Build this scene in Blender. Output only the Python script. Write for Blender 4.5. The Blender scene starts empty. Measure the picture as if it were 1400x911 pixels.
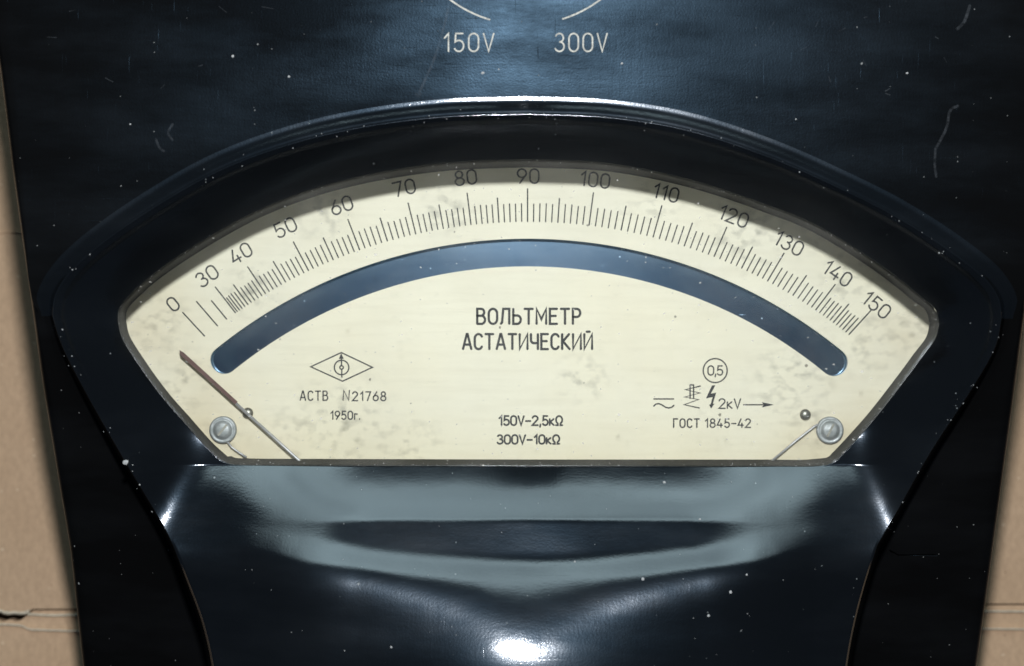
import bpy, bmesh, math, random
import numpy as np
from mathutils import Vector

# ------------------------------------------------------------------ camera, light, exposure
scene = bpy.context.scene
C = scene.collection
random.seed(4)
G = 0.048                 # height of the dial plate above the cardboard (m)
DIST = 0.5                # camera to dial plate (m)
PX = 0.00014              # size of one photograph pixel on the dial plate (m)

cam_data = bpy.data.cameras.new('camera')
cam = bpy.data.objects.new('camera', cam_data)
C.objects.link(cam)
cam.location = (0, 0, G + DIST)
cam_data.sensor_width = 36.0
cam_data.lens = 36.0 * DIST / (1400 * PX)
cam_data.clip_start = 0.01
cam_data.clip_end = 20
cam_data.dof.use_dof = True
cam_data.dof.focus_distance = DIST - 0.01
cam_data.dof.aperture_fstop = 15.0
scene.camera = cam

world = bpy.data.worlds.new('World')
scene.world = world
world.use_nodes = True
bg = world.node_tree.nodes['Background']
bg.inputs['Color'].default_value = (0.34, 0.58, 0.95, 1)
bg.inputs['Strength'].default_value = 0.055


def area_lamp(name, loc, target, sx, sy, power, col, shape='RECTANGLE'):
    l = bpy.data.lights.new(name, 'AREA')
    l.shape = shape
    l.size = sx
    l.size_y = sy
    l.energy = power
    l.color = col
    o = bpy.data.objects.new(name, l)
    C.objects.link(o)
    o.location = loc
    o.rotation_euler = (Vector(target) - Vector(loc)).to_track_quat('-Z', 'Y').to_euler()
    return o


# camera flash, a hand's breadth above the lens
area_lamp('camera_flash', (0.004, 0.122, G + 0.50), (0.0, 0.0, G), 0.026, 0.026, 2.9, (0.955, 0.985, 1.05), 'DISK')
# pale window light of the room, beyond the top edge of the instrument
wz = math.radians(54)
win = area_lamp('room_window', (0.02, 1.5 * math.sin(wz), G + 1.5 * math.cos(wz)), (0.0, -0.03, G), 1.5, 0.80, 13.5,
                (0.73, 0.97, 1.05))
# noise and an edge fade added to the window glow, softening its reflections
win.data.use_nodes = True
wn = win.data.node_tree
em = wn.nodes['Emission']
geo = wn.nodes.new('ShaderNodeNewGeometry')
sepw = wn.nodes.new('ShaderNodeSeparateXYZ')
wn.links.new(geo.outputs['Parametric'], sepw.inputs[0])
nz = wn.nodes.new('ShaderNodeTexNoise')
wn.links.new(geo.outputs['Parametric'], nz.inputs['Vector'])
nz.inputs['Scale'].default_value = 5.5
nz.inputs['Detail'].default_value = 3.0


def wmath(op, a, b, c=None):
    n = wn.nodes.new('ShaderNodeMath')
    n.operation = op
    n.use_clamp = op != 'MULTIPLY'
    for k, v in enumerate((a, b)):
        if hasattr(v, 'links'):
            wn.links.new(v, n.inputs[k])
        else:
            n.inputs[k].default_value = v
    return n.outputs[0]


def wedge(o, w):
    lo = wmath('DIVIDE', o, w)
    hi = wmath('DIVIDE', wmath('SUBTRACT', 1.0, o), w)
    return wmath('MULTIPLY', lo, hi)


mr = wn.nodes.new('ShaderNodeMapRange')
wn.links.new(nz.outputs['Fac'], mr.inputs['Value'])
mr.inputs['From Min'].default_value = 0.3
mr.inputs['From Max'].default_value = 0.7
mr.inputs['To Min'].default_value = 0.55
mr.inputs['To Max'].default_value = 1.15
wn.links.new(wmath('MULTIPLY', mr.outputs[0], wmath('MULTIPLY', wedge(sepw.outputs[0], 0.22), wedge(sepw.outputs[1], 0.16))), em.inputs['Strength'])

scene.view_settings.view_transform = 'Standard'
scene.view_settings.look = 'None'
scene.view_settings.exposure = 0.0
scene.view_settings.gamma = 1.0
scene.render.engine = 'CYCLES'
scene.cycles.use_denoising = True
scene.cycles.max_bounces = 10
scene.cycles.transparent_max_bounces = 12


# ------------------------------------------------------------------ helpers
def P(px, py, z):
    """photograph pixel + height above the dial (mm) -> world point (m)"""
    k = PX * (DIST - z * 0.001) / DIST
    return ((px - 700.0) * k, (455.5 - py) * k, G + z * 0.001)


def empty(name, loc=(0, 0, 0)):
    o = bpy.data.objects.new(name, None)
    o.location = loc
    o.empty_display_size = 0.02
    C.objects.link(o)
    return o


def mesh_obj(name, verts, faces, mat, parent=None, smooth=False, label=None):
    me = bpy.data.meshes.new(name)
    me.from_pydata([tuple(map(float, v)) for v in verts], [], [tuple(map(int, f)) for f in faces])
    me.update()
    if smooth:
        me.polygons.foreach_set('use_smooth', [True] * len(me.polygons))
    if mat:
        me.materials.append(mat)
    o = bpy.data.objects.new(name, me)
    C.objects.link(o)
    if parent:
        o.parent = parent
    if label:
        o['label'] = label
    return o


def catmull(pts, n):
    """smooth curve through the points, n+1 samples evenly spaced along it"""
    p = np.array(pts, float)
    p = np.vstack([2 * p[0] - p[1], p, 2 * p[-1] - p[-2]])
    out = []
    for i in range(1, len(p) - 2):
        p0, p1, p2, p3 = p[i - 1], p[i], p[i + 1], p[i + 2]
        t0 = 0.0
        t1 = t0 + max(np.linalg.norm(p1 - p0), 1e-6) ** 0.5
        t2 = t1 + max(np.linalg.norm(p2 - p1), 1e-6) ** 0.5
        t3 = t2 + max(np.linalg.norm(p3 - p2), 1e-6) ** 0.5
        for t in np.linspace(t1, t2, 24, endpoint=False):
            a1 = (t1 - t) / (t1 - t0) * p0 + (t - t0) / (t1 - t0) * p1
            a2 = (t2 - t) / (t2 - t1) * p1 + (t - t1) / (t2 - t1) * p2
            a3 = (t3 - t) / (t3 - t2) * p2 + (t - t2) / (t3 - t2) * p3
            b1 = (t2 - t) / (t2 - t0) * a1 + (t - t0) / (t2 - t0) * a2
            b2 = (t3 - t) / (t3 - t1) * a2 + (t - t1) / (t3 - t1) * a3
            out.append((t2 - t) / (t2 - t1) * b1 + (t - t1) / (t2 - t1) * b2)
    out.append(p[-2])
    out = np.array(out)
    d = np.r_[0, np.cumsum(np.linalg.norm(np.diff(out, axis=0), axis=1))]
    s = np.linspace(0, d[-1], n + 1)
    return np.c_[np.interp(s, d, out[:, 0]), np.interp(s, d, out[:, 1])]


def closed(segments, ns):
    return np.vstack([catmull(s, n)[:-1] for s, n in zip(segments, ns)])


def normals(loop):
    t = np.roll(loop, -1, 0) - np.roll(loop, 1, 0)
    t /= np.linalg.norm(t, axis=1)[:, None] + 1e-9
    return np.c_[t[:, 1], -t[:, 0]]          # for our winding: checked to point outward below


def sstep(a, b, x):
    t = np.clip((x - a) / (b - a), 0, 1)
    return t * t * (3 - 2 * t)


def filled(name, loops, z, thick, mat, parent, bevel=0.0):
    """flat plate bounded by pixel loops (first outer, others holes), thickness in mm, top at height z"""
    cu = bpy.data.curves.new(name, 'CURVE')
    cu.dimensions = '2D'
    cu.fill_mode = 'BOTH'
    cu.extrude = thick * 0.0005
    cu.bevel_depth = bevel * 0.001
    for lp in loops:
        sp = cu.splines.new('POLY')
        sp.points.add(len(lp) - 1)
        sp.use_cyclic_u = True
        for q, (x, y) in zip(sp.points, lp):
            w = P(x, y, z)
            q.co = (w[0], w[1], 0, 1)
    tmp = bpy.data.objects.new(name, cu)
    C.objects.link(tmp)
    bpy.context.view_layer.update()
    me = bpy.data.meshes.new_from_object(tmp.evaluated_get(bpy.context.evaluated_depsgraph_get()))
    bpy.data.objects.remove(tmp)
    me.name = name
    for v in me.vertices:
        v.co.z += G + z * 0.001 - thick * 0.0005
    me.materials.clear()
    me.materials.append(mat)
    o = bpy.data.objects.new(name, me)
    C.objects.link(o)
    o.parent = parent
    return o


def tube(pts, radii, seg=10):
    """tube of world points; returns verts, faces"""
    V, F = [], []
    pts = [Vector(p) for p in pts]
    for i, p in enumerate(pts):
        d = (pts[min(i + 1, len(pts) - 1)] - pts[max(i - 1, 0)]).normalized()
        u = d.cross(Vector((0, 0, 1)))
        if u.length < 1e-6:
            u = Vector((1, 0, 0))
        u.normalize()
        v = u.cross(d).normalized()
        r = radii[i] if hasattr(radii, '__len__') else radii
        for k in range(seg):
            a = 2 * math.pi * k / seg
            V.append(p + u * r * math.cos(a) + v * r * math.sin(a))
    for i in range(len(pts) - 1):
        for k in range(seg):
            a, b = i * seg + k, i * seg + (k + 1) % seg
            F.append((a, b, b + seg, a + seg))
    F.append(tuple(range(seg))[::-1])
    F.append(tuple(range((len(pts) - 1) * seg, len(pts) * seg)))
    return V, F


def lathe(center, prof, seg=40, wob=0.0):
    """profile of (radius mm, z mm above dial) about a vertical axis at a world xy"""
    V, F = [], []
    for r, z in prof:
        for k in range(seg):
            a = 2 * math.pi * k / seg
            rr = r * (1 + wob * (1 if (k // 2) % 2 else -1))
            V.append((center[0] + rr * 0.001 * math.cos(a), center[1] + rr * 0.001 * math.sin(a), G + z * 0.001))
    n = len(prof)
    for i in range(n - 1):
        for k in range(seg):
            a, b = i * seg + k, i * seg + (k + 1) % seg
            F.append((a, b, b + seg, a + seg))
    F.append(tuple(range((n - 1) * seg, n * seg)))
    F.append(tuple(range(seg))[::-1])
    return V, F


# ------------------------------------------------------------------ materials
class NT:
    def __init__(self, name):
        self.m = bpy.data.materials.new(name)
        self.m.use_nodes = True
        self.t = self.m.node_tree
        self.t.nodes.clear()
        self.out = self.t.nodes.new('ShaderNodeOutputMaterial')
        self.obj = self.t.nodes.new('ShaderNodeTexCoord').outputs['Object']

    def link(self, a, b):
        self.t.links.new(a, b)

    def put(self, sock, v):
        if isinstance(v, bpy.types.NodeSocket):
            self.link(v, sock)
        else:
            sock.default_value = v

    def node(self, kind, **kw):
        n = self.t.nodes.new(kind)
        for k, v in kw.items():
            if k in n.inputs:
                self.put(n.inputs[k], v)
            else:
                setattr(n, k, v)
        return n

    def scaled(self, sx, sy, sz, rot=(0, 0, 0)):
        n = self.node('ShaderNodeMapping')
        self.link(self.obj, n.inputs['Vector'])
        n.inputs['Scale'].default_value = (sx, sy, sz)
        n.inputs['Rotation'].default_value = rot
        return n.outputs[0]

    def noise(self, vec, scale, detail=4, rough=0.55):
        return self.node('ShaderNodeTexNoise', Vector=vec, Scale=scale, Detail=detail, Roughness=rough).outputs['Fac']

    def ramp(self, v, a, b, lo=0.0, hi=1.0):
        n = self.node('ShaderNodeMapRange', Value=v)
        n.inputs['From Min'].default_value = a
        n.inputs['From Max'].default_value = b
        n.inputs['To Min'].default_value = lo
        n.inputs['To Max'].default_value = hi
        return n.outputs[0]

    def math(self, op, a, b=0.0, c=None):
        n = self.t.nodes.new('ShaderNodeMath')
        n.operation = op
        n.use_clamp = False
        self.put(n.inputs[0], a)
        self.put(n.inputs[1], b)
        if c is not None:
            self.put(n.inputs[2], c)
        return n.outputs[0]

    def mix(self, f, a, b, blend='MIX'):
        n = self.t.nodes.new('ShaderNodeMix')
        n.data_type = 'RGBA'
        n.blend_type = blend
        self.put(n.inputs[0], f)
        self.put(n.inputs[6], a if isinstance(a, bpy.types.NodeSocket) else (*a, 1))
        self.put(n.inputs[7], b if isinstance(b, bpy.types.NodeSocket) else (*b, 1))
        return n.outputs[2]

    def specks(self, scale, radius, power=5.0, seed=0.0):
        """scattered dots of very different sizes, 0..1"""
        mp = self.node('ShaderNodeMapping')
        self.link(self.obj, mp.inputs['Vector'])
        mp.inputs['Location'].default_value = (seed, seed * 0.7, 0)
        wob = self.node('ShaderNodeTexNoise', Vector=self.obj, Scale=2500.0)
        add = self.node('ShaderNodeVectorMath')
        add.operation = 'MULTIPLY_ADD'
        self.link(wob.outputs['Color'], add.inputs[0])
        add.inputs[1].default_value = (0.0004, 0.0004, 0.0004)
        self.link(mp.outputs[0], add.inputs[2])
        v = self.node('ShaderNodeTexVoronoi', voronoi_dimensions='2D', Scale=scale, Vector=add.outputs[0])
        sep = self.node('ShaderNodeSeparateColor', Color=v.outputs['Color'])
        r = self.math('MULTIPLY', self.math('POWER', sep.outputs[0], power), radius)
        d = self.math('SUBTRACT', r, v.outputs['Distance'])
        return self.math('MINIMUM', self.math('MAXIMUM', self.math('MULTIPLY', d, 60.0), 0.0), 1.0)

    def bump(self, h, strength, dist, normal=None):
        n = self.node('ShaderNodeBump', Height=h, Strength=strength, Distance=dist)
        if normal is not None:
            self.link(normal, n.inputs['Normal'])
        return n.outputs[0]

    def principled(self, **kw):
        n = self.node('ShaderNodeBsdfPrincipled')
        for k, v in kw.items():
            s = n.inputs[k.replace('_', ' ')]
            if isinstance(v, tuple) and len(v) == 3:
                v = (*v, 1)
            self.put(s, v)
        self.link(n.outputs[0], self.out.inputs[0])
        return n


def mat_bakelite(name, worn):
    t = NT(name)
    lines = t.noise(t.scaled(420, 1700, 400, (0, 0, 0.12)), 1.0, 5, 0.65)
    lines2 = t.noise(t.scaled(1500, 160, 300, (0, 0, 1.05)), 1.0, 4, 0.6)
    blot = t.noise(t.obj, 45.0, 5, 0.6)
    smear = t.noise(t.scaled(18, 60, 20, (0, 0, 0.3)), 1.0, 4, 0.6)
    fine = t.noise(t.obj, 2600.0, 3, 0.6)
    dust = t.math('MAXIMUM', t.specks(110, 0.030, 7.0), t.math('MULTIPLY', t.specks(330, 0.05, 11.0, 0.31), 0.6))
    film = t.ramp(smear, 0.45, 0.75)
    col = t.mix(t.math('MULTIPLY', film, 0.6), (0.003, 0.003, 0.003), (0.008, 0.0085, 0.009))
    col = t.mix(t.math('MULTIPLY', dust, 0.8), col, (0.30, 0.30, 0.28))
    r0 = 0.235 if worn else 0.25
    rough = t.math('ADD', t.ramp(blot, 0.3, 0.7, r0 - 0.03, r0 + 0.05), t.ramp(lines, 0.3, 0.8, -0.02, 0.03))
    rough = t.math('ADD', rough, t.math('MULTIPLY', dust, 0.5))
    hair = t.ramp(t.noise(t.scaled(90, 3600, 10, (0, 0, 0.25)), 1.0, 2, 0.5), 0.70, 0.76)
    hair2 = t.ramp(t.noise(t.scaled(3600, 120, 10, (0, 0, -0.6)), 1.0, 2, 0.5), 0.72, 0.78)
    scr = t.math('MAXIMUM', hair, hair2)
    h = t.math('ADD', t.math('MULTIPLY', lines, 0.40), t.math('ADD', t.math('MULTIPLY', lines2, 0.35), t.math('MULTIPLY', fine, 0.8)))
    h = t.math('SUBTRACT', h, t.math('MULTIPLY', scr, 0.35 if worn else 0.15))
    nb = t.bump(h, 0.34, 0.00004)
    lvl = t.ramp(smear, 0.35, 0.7, 0.012, 0.075) if worn else t.ramp(smear, 0.35, 0.7, 0.075, 0.115)
    t.principled(Base_Color=col, Roughness=rough, IOR=1.5, Specular_IOR_Level=lvl, Specular_Tint=(0.42, 0.72, 1.0), Normal=nb,
                 Coat_Weight=0.0 if worn else 0.85, Coat_Roughness=t.ramp(smear, 0.3, 0.7, 0.06, 0.15), Coat_Tint=(0.9, 0.97, 1.0), Coat_IOR=1.8,
                 Coat_Normal=t.bump(t.noise(t.obj, 75.0, 2, 0.5), 0.55, 0.0002, t.bump(h, 0.24, 0.00004)))
    return t.m


def mat_dial():
    t = NT('cream_dial_enamel')
    brush = t.noise(t.scaled(70, 900, 100), 1.0, 5, 0.65)
    cloud = t.noise(t.obj, 28.0, 4, 0.6)
    spots = t.noise(t.scaled(1.0, 1.7, 1.0), 210.0, 5, 0.68)
    zone = t.noise(t.obj, 17.0, 2, 0.5)
    st = t.math('MULTIPLY', t.ramp(spots, 0.60, 0.76), t.ramp(zone, 0.50, 0.66))
    col = t.mix(t.ramp(cloud, 0.35, 0.7), (0.845, 0.785, 0.625), (0.82, 0.745, 0.56))
    col = t.mix(t.ramp(brush, 0.45, 0.8, 0.0, 0.30), col, (0.62, 0.55, 0.40))
    col = t.mix(t.math('MULTIPLY', st, 0.55), col, (0.22, 0.20, 0.14))
    def near(px, py, rad):
        w = P(px, py, 0)
        d = t.node('ShaderNodeVectorMath', operation='DISTANCE')
        t.link(t.obj, d.inputs[0])
        d.inputs[1].default_value = (w[0], w[1], w[2])
        return t.ramp(d.outputs['Value'], rad * PX, 0.0)
    blobs = t.noise(t.scaled(1.0, 1.3, 1.0), 420.0, 2, 0.45)
    m = None
    for q in ((470, 585, 95), (405, 600, 60), (1085, 520, 75), (1020, 315, 70), (1190, 470, 60), (795, 515, 45), (345, 400, 50), (610, 285, 45), (1130, 300, 60), (215, 440, 60), (250, 520, 55), (300, 610, 50), (440, 290, 50), (1245, 450, 45), (1110, 590, 60), (900, 270, 45), (560, 610, 60), (1160, 380, 50)):
        k = near(*q)
        m = k if m is None else t.math('MAXIMUM', m, k)
    m = t.math('MINIMUM', t.math('MAXIMUM', m, 0.0), 1.0)
    sm = t.math('MULTIPLY', t.math('MULTIPLY', t.ramp(blobs, 0.48, 0.74), m), 0.75)
    col = t.mix(t.math('MINIMUM', t.math('MAXIMUM', sm, 0.0), 1.0), col, (0.22, 0.205, 0.155))
    warm = t.node('ShaderNodeSeparateXYZ', Vector=t.obj)
    y0 = P(0, 560, 0)[1]
    yel = t.ramp(warm.outputs[1], y0, P(0, 632, 0)[1], 0.0, 0.55)
    col = t.mix(t.math('MULTIPLY', t.math('MAXIMUM', yel, 0.0), t.ramp(cloud, 0.25, 0.6, 0.5, 1.0)), col, (0.70, 0.60, 0.37))
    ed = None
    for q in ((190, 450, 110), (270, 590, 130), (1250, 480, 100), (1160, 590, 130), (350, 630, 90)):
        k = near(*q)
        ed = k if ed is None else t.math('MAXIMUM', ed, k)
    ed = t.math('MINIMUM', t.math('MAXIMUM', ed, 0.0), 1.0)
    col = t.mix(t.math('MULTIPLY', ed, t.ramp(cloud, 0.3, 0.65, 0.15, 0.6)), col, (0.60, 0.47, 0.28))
    fly = t.specks(120, 0.045, 6.0, 0.11)
    col = t.mix(t.math('MULTIPLY', fly, 0.8), col, (0.10, 0.08, 0.05))
    t.principled(Base_Color=col, Roughness=0.5, Normal=t.bump(brush, 0.12, 0.00005))
    return t.m


def mat_plain(name, col, rough=0.5, metal=0.0, var=0.25, scale=600.0, bump=0.2, dark=None):
    t = NT(name)
    n = t.noise(t.obj, scale, 5, 0.6)
    d = dark or tuple(c * 0.45 for c in col)
    c = t.mix(t.ramp(n, 0.35, 0.75, 0.0, var * 2), col, d)
    t.principled(Base_Color=c, Roughness=t.ramp(n, 0.3, 0.7, max(rough - 0.1, 0.02), rough + 0.1), Metallic=metal,
                 Normal=t.bump(n, bump, 0.00008))
    return t.m


def mat_glass():
    t = NT('dusty_window_glass')
    tr = t.node('ShaderNodeBsdfTransparent', Color=(0.975, 0.985, 0.97, 1))
    gl = t.node('ShaderNodeBsdfGlossy', Color=(1, 1, 1, 1), Roughness=0.03)
    fr = t.node('ShaderNodeFresnel', IOR=1.45)
    m1 = t.node('ShaderNodeMixShader')
    t.link(fr.outputs[0], m1.inputs[0])
    t.link(tr.outputs[0], m1.inputs[1])
    t.link(gl.outputs[0], m1.inputs[2])
    haze = t.ramp(t.noise(t.obj, 60.0, 5, 0.62), 0.40, 0.75, 0.004, 0.045)
    dots = t.math('MULTIPLY', t.math('MAXIMUM', t.specks(200, 0.055, 7.0, 0.2), t.specks(600, 0.10, 9.0, 0.5)), 0.42)
    hair = t.ramp(t.noise(t.scaled(500, 2400, 10, (0, 0, 0.5)), 1.0, 2, 0.5), 0.74, 0.80, 0.0, 0.10)
    f = t.math('MINIMUM', t.math('ADD', t.math('ADD', haze, dots), hair), 0.6)
    df = t.node('ShaderNodeBsdfDiffuse', Color=(0.62, 0.60, 0.54, 1))
    m2 = t.node('ShaderNodeMixShader')
    t.link(f, m2.inputs[0])
    t.link(m1.outputs[0], m2.inputs[1])
    t.link(df.outputs[0], m2.inputs[2])
    t.link(m2.outputs[0], t.out.inputs[0])
    return t.m


def mat_ink(name, col, worn):
    t = NT(name)
    n = t.noise(t.obj, 1900.0, 4, 0.6)
    tr = t.node('ShaderNodeBsdfTransparent')
    pr = t.node('ShaderNodeBsdfPrincipled')
    pr.inputs['Base Color'].default_value = (*col, 1)
    pr.inputs['Roughness'].default_value = 0.6
    m = t.node('ShaderNodeMixShader')
    t.link(t.ramp(n, 0.30, 0.62, 1.0 - worn, 1.0), m.inputs[0])
    t.link(tr.outputs[0], m.inputs[1])
    t.link(pr.outputs[0], m.inputs[2])
    t.link(m.outputs[0], t.out.inputs[0])
    return t.m


def mat_scratch():
    t = NT('grey_scuff')
    n = t.noise(t.obj, 900.0, 4, 0.7)
    tr = t.node('ShaderNodeBsdfTransparent')
    df = t.node('ShaderNodeBsdfDiffuse', Color=(0.30, 0.32, 0.34, 1))
    m = t.node('ShaderNodeMixShader')
    t.link(t.ramp(n, 0.35, 0.7, 0.01, 0.11), m.inputs[0])
    t.link(tr.outputs[0], m.inputs[1])
    t.link(df.outputs[0], m.inputs[2])
    t.link(m.outputs[0], t.out.inputs[0])
    return t.m


def mat_cardboard(name, tint=1.0):
    t = NT(name)
    ribs = t.noise(t.scaled(170, 4, 10), 1.0, 2, 0.5)
    big = t.noise(t.scaled(38, 2.5, 10), 1.0, 3, 0.5)
    fib = t.noise(t.scaled(900, 500, 100), 1.0, 5, 0.7)
    blot = t.noise(t.obj, 30.0, 4, 0.6)
    col = t.mix(t.ramp(blot, 0.3, 0.75), (0.46 * tint, 0.315 * tint, 0.195 * tint), (0.405 * tint, 0.27 * tint, 0.16 * tint))
    col = t.mix(t.ramp(fib, 0.35, 0.75, 0.0, 0.7), col, (0.30, 0.20, 0.12))
    col = t.mix(t.math('MULTIPLY', t.specks(300, 0.10, 7.0), 0.5), col, (0.66, 0.52, 0.36))
    col = t.mix(t.math('MULTIPLY', t.specks(260, 0.07, 8.0, 0.4), 0.6), col, (0.14, 0.08, 0.04))
    h = t.math('ADD', t.math('MULTIPLY', ribs, 0.5), t.math('ADD', t.math('MULTIPLY', big, 1.6), t.math('MULTIPLY', fib, 0.12)))
    t.principled(Base_Color=col, Roughness=0.75, Specular_IOR_Level=0.25, Normal=t.bump(h, 0.6, 0.0008))
    return t.m


def mat_mirror():
    t = NT('mirror_silver')
    n = t.noise(t.scaled(60, 240, 40), 1.0, 6, 0.7)
    dust = t.math('MAXIMUM', t.specks(330, 0.09, 8.0), t.ramp(t.noise(t.scaled(300, 1700, 10, (0, 0, 0.4)), 1.0, 3, 0.6), 0.72, 0.8, 0, 0.5))
    col = t.mix(t.ramp(n, 0.3, 0.75), (0.40, 0.58, 0.80), (0.24, 0.39, 0.58))
    col = t.mix(t.math('MULTIPLY', dust, 0.5), col, (0.5, 0.5, 0.46))
    t.principled(Base_Color=col, Metallic=t.ramp(dust, 0, 1, 1.0, 0.5), Roughness=t.ramp(dust, 0, 1, 0.108, 0.6))
    return t.m


def mat_gasket():
    t = NT('dusty_felt_gasket')
    n = t.noise(t.obj, 1500.0, 4, 0.7)
    col = t.mix(t.ramp(n, 0.38, 0.72), (0.008, 0.007, 0.005), (0.04, 0.036, 0.027))
    t.principled(Base_Color=col, Roughness=0.9, Normal=t.bump(n, 0.8, 0.0003))
    return t.m


M_CASE = mat_bakelite('polished_black_bakelite', False)
M_WORN = mat_bakelite('worn_black_bakelite', True)
M_DIAL = mat_dial()
M_GLASS = mat_glass()
M_INK = mat_ink('dial_ink', (0.022, 0.022, 0.024), 0.42)
M_INKB = mat_ink('dial_ink_bold', (0.016, 0.016, 0.018), 0.25)
M_WHITE = mat_ink('engraved_white_paint', (0.56, 0.54, 0.45), 0.5)
M_MIRROR = mat_mirror()
M_GASKET = mat_gasket()
M_STEEL = mat_plain('zinc_plated_steel', (0.40, 0.415, 0.42), 0.5, 0.35, 0.45, 900, 0.8, (0.20, 0.22, 0.21))
M_WIRE = mat_plain('steel_wire', (0.58, 0.57, 0.57), 0.42, 0.45, 0.3, 800)
M_BRASS = mat_plain('dull_grey_pin', (0.30, 0.29, 0.25), 0.4, 0.8, 0.4, 800)
M_RED = mat_plain('faded_red_paint', (0.12, 0.048, 0.036), 0.55, 0.0, 0.4, 900, 0.3, (0.07, 0.03, 0.025))
M_SCUFF = mat_scratch()
M_CHIP = mat_plain('pale_chip', (0.40, 0.40, 0.38), 0.8, 0, 0.3, 2000, 0.5)
M_CARD = mat_cardboard('kraft_cardboard', 1.0)
M_CARD2 = mat_cardboard('kraft_cardboard_inner', 1.06)
M_TORN = mat_plain('torn_paper_edge', (0.62, 0.54, 0.40), 0.9, 0, 0.3, 900, 0.6)

# ------------------------------------------------------------------ cardboard the instrument lies on
ZC = -48.0   # mm, cardboard surface relative to dial


def card_point(px, py, z=ZC):
    return P(px, py, z)


def wavy_sheet(name, x0, x1, ytop, ybot, z, amp, mat, parent, n=90, rows=10, thick=3.2, seed=0):
    """corrugated board between two pixel edge curves; edges as functions of px x"""
    rnd = random.Random(seed)
    ph = [rnd.uniform(0, 6) for _ in range(4)]
    V, F = [], []
    for i in range(n + 1):
        x = x0 + (x1 - x0) * i / n
        a, b = ytop(x), ybot(x)
        for j in range(rows + 1):
            y = a + (b - a) * j / rows
            zz = z + amp * (math.sin(x * 0.012 + ph[0]) + 0.6 * math.sin(x * 0.031 + y * 0.01 + ph[1]) + 0.5 * math.sin(y * 0.013 + ph[2]))
            V.append(P(x, y, zz))
    top = len(V)
    V += [(v[0], v[1], v[2] - thick * 0.001) for v in V]
    w = rows + 1
    for i in range(n):
        for j in range(rows):
            a = i * w + j
            F.append((a, a + 1, a + w + 1, a + w))
            F.append((top + a, top + a + w, top + a + w + 1, top + a + 1))
    for i in range(n):
        for j in (0, rows):
            a = i * w + j
            q = (a, a + w, top + a + w, top + a)
            F.append(q if j == 0 else q[::-1])
    o = mesh_obj(name, V, F, mat, parent, smooth=False)
    return o


# photo pixel rows on the board: where the flaps meet
def seam(x):
    return 832.5 + (x - 100) * (-0.0055)


card = empty('cardboard_box', (0, 0, 0))
card['label'] = 'brown corrugated cardboard box lid under the black voltmeter, its flaps meeting in a torn seam'
card['category'] = 'cardboard box'
fold_y = 318.0


def tear(x):
    """ragged lower edge of the upper flap: bitten out at the far left"""
    b = seam(x)
    if x < 44:
        k = min(1.0, (44 - x) / 10.0)
        b += k * (3.0 + 2.0 * math.sin(x * 0.5) + 1.2 * math.sin(x * 1.3))
    return b


def lower_edge(x):
    b = seam(x) + 2.2
    if x < 44:
        k = min(1.0, (44 - x) / 14.0)
        b += k * (13.5 + 1.5 * math.sin(x * 0.35))
    return b


wavy_sheet('flap', -700, 2100, lambda x: -900, tear, ZC, 0.25, M_CARD, card, 560, 24, seed=1)
wavy_sheet('flap', -700, 2100, lower_edge, lambda x: 1700, ZC - 0.4, 0.2, M_CARD2, card, 560, 12, seed=2)
wavy_sheet('inner_flap', -700, 2100, lambda x: 500, lambda x: 1300, ZC - 9.0, 0.0, M_CARD, card, 4, 4, seed=3)


def strip_on_card(name, pts, wid, mat, z, hgt):
    """low ridge along a pixel polyline on the board"""
    V, F = [], []
    pts = catmull(pts, 60)
    for i, (x, y) in enumerate(pts):
        jit = 0.6 * math.sin(i * 0.9) + 0.4 * math.sin(i * 2.3)
        for k, (o, h) in enumerate(((-wid, -0.2), (-wid * 0.45, hgt), (wid * 0.45, hgt * 0.9), (wid, -0.2))):
            V.append(P(x, y + o + jit * 0.25, z + h))
    for i in range(len(pts) - 1):
        for k in range(3):
            a = i * 4 + k
            F.append((a, a + 1, a + 5, a + 4))
    return mesh_obj(name, V, F, mat, card, True)


# crease bands beside the seam and the fold line across the upper flap
strip_on_card('torn_edge', [(-60, 834), (-10, 836), (0, 835), (8, 838), (20, 837.5), (34, 838), (40, 835)], 2.6, M_TORN, ZC, 0.5)
strip_on_card('crease', [(38, 840), (70, 841.5), (100, 841), (140, 841)], 1.6, M_TORN, ZC, 0.45)
strip_on_card('crease', [(-60, 853), (0, 854), (30, 856), (38, 860), (70, 862), (105, 863), (150, 863)], 1.3, M_TORN, ZC, 0.4)
strip_on_card('crease', [(1290, 835), (1350, 836), (1460, 836.5)], 1.4, M_TORN, ZC, 0.5)
strip_on_card('crease', [(1290, 860), (1350, 860), (1460, 861)], 1.2, M_TORN, ZC, 0.4)
strip_on_card('crease', [(-60, fold_y), (0, fold_y + 0.5), (12, fold_y - 0.5), (60, fold_y + 1)], 2.0, M_CARD2, ZC, 0.7)

# ------------------------------------------------------------------ the voltmeter case
volt = empty('voltmeter', (0, 0, ZC * 0.001 + G))
volt['label'] = 'black glossy bakelite voltmeter with a cream fan-shaped dial, lying on cardboard'
volt['category'] = 'voltmeter'


def child(o):
    """keep world placement under the thing's empty at its base"""
    o.parent = volt
    o.matrix_parent_inverse = volt.matrix_world.inverted()
    return o


bpy.context.view_layer.update()

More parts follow.
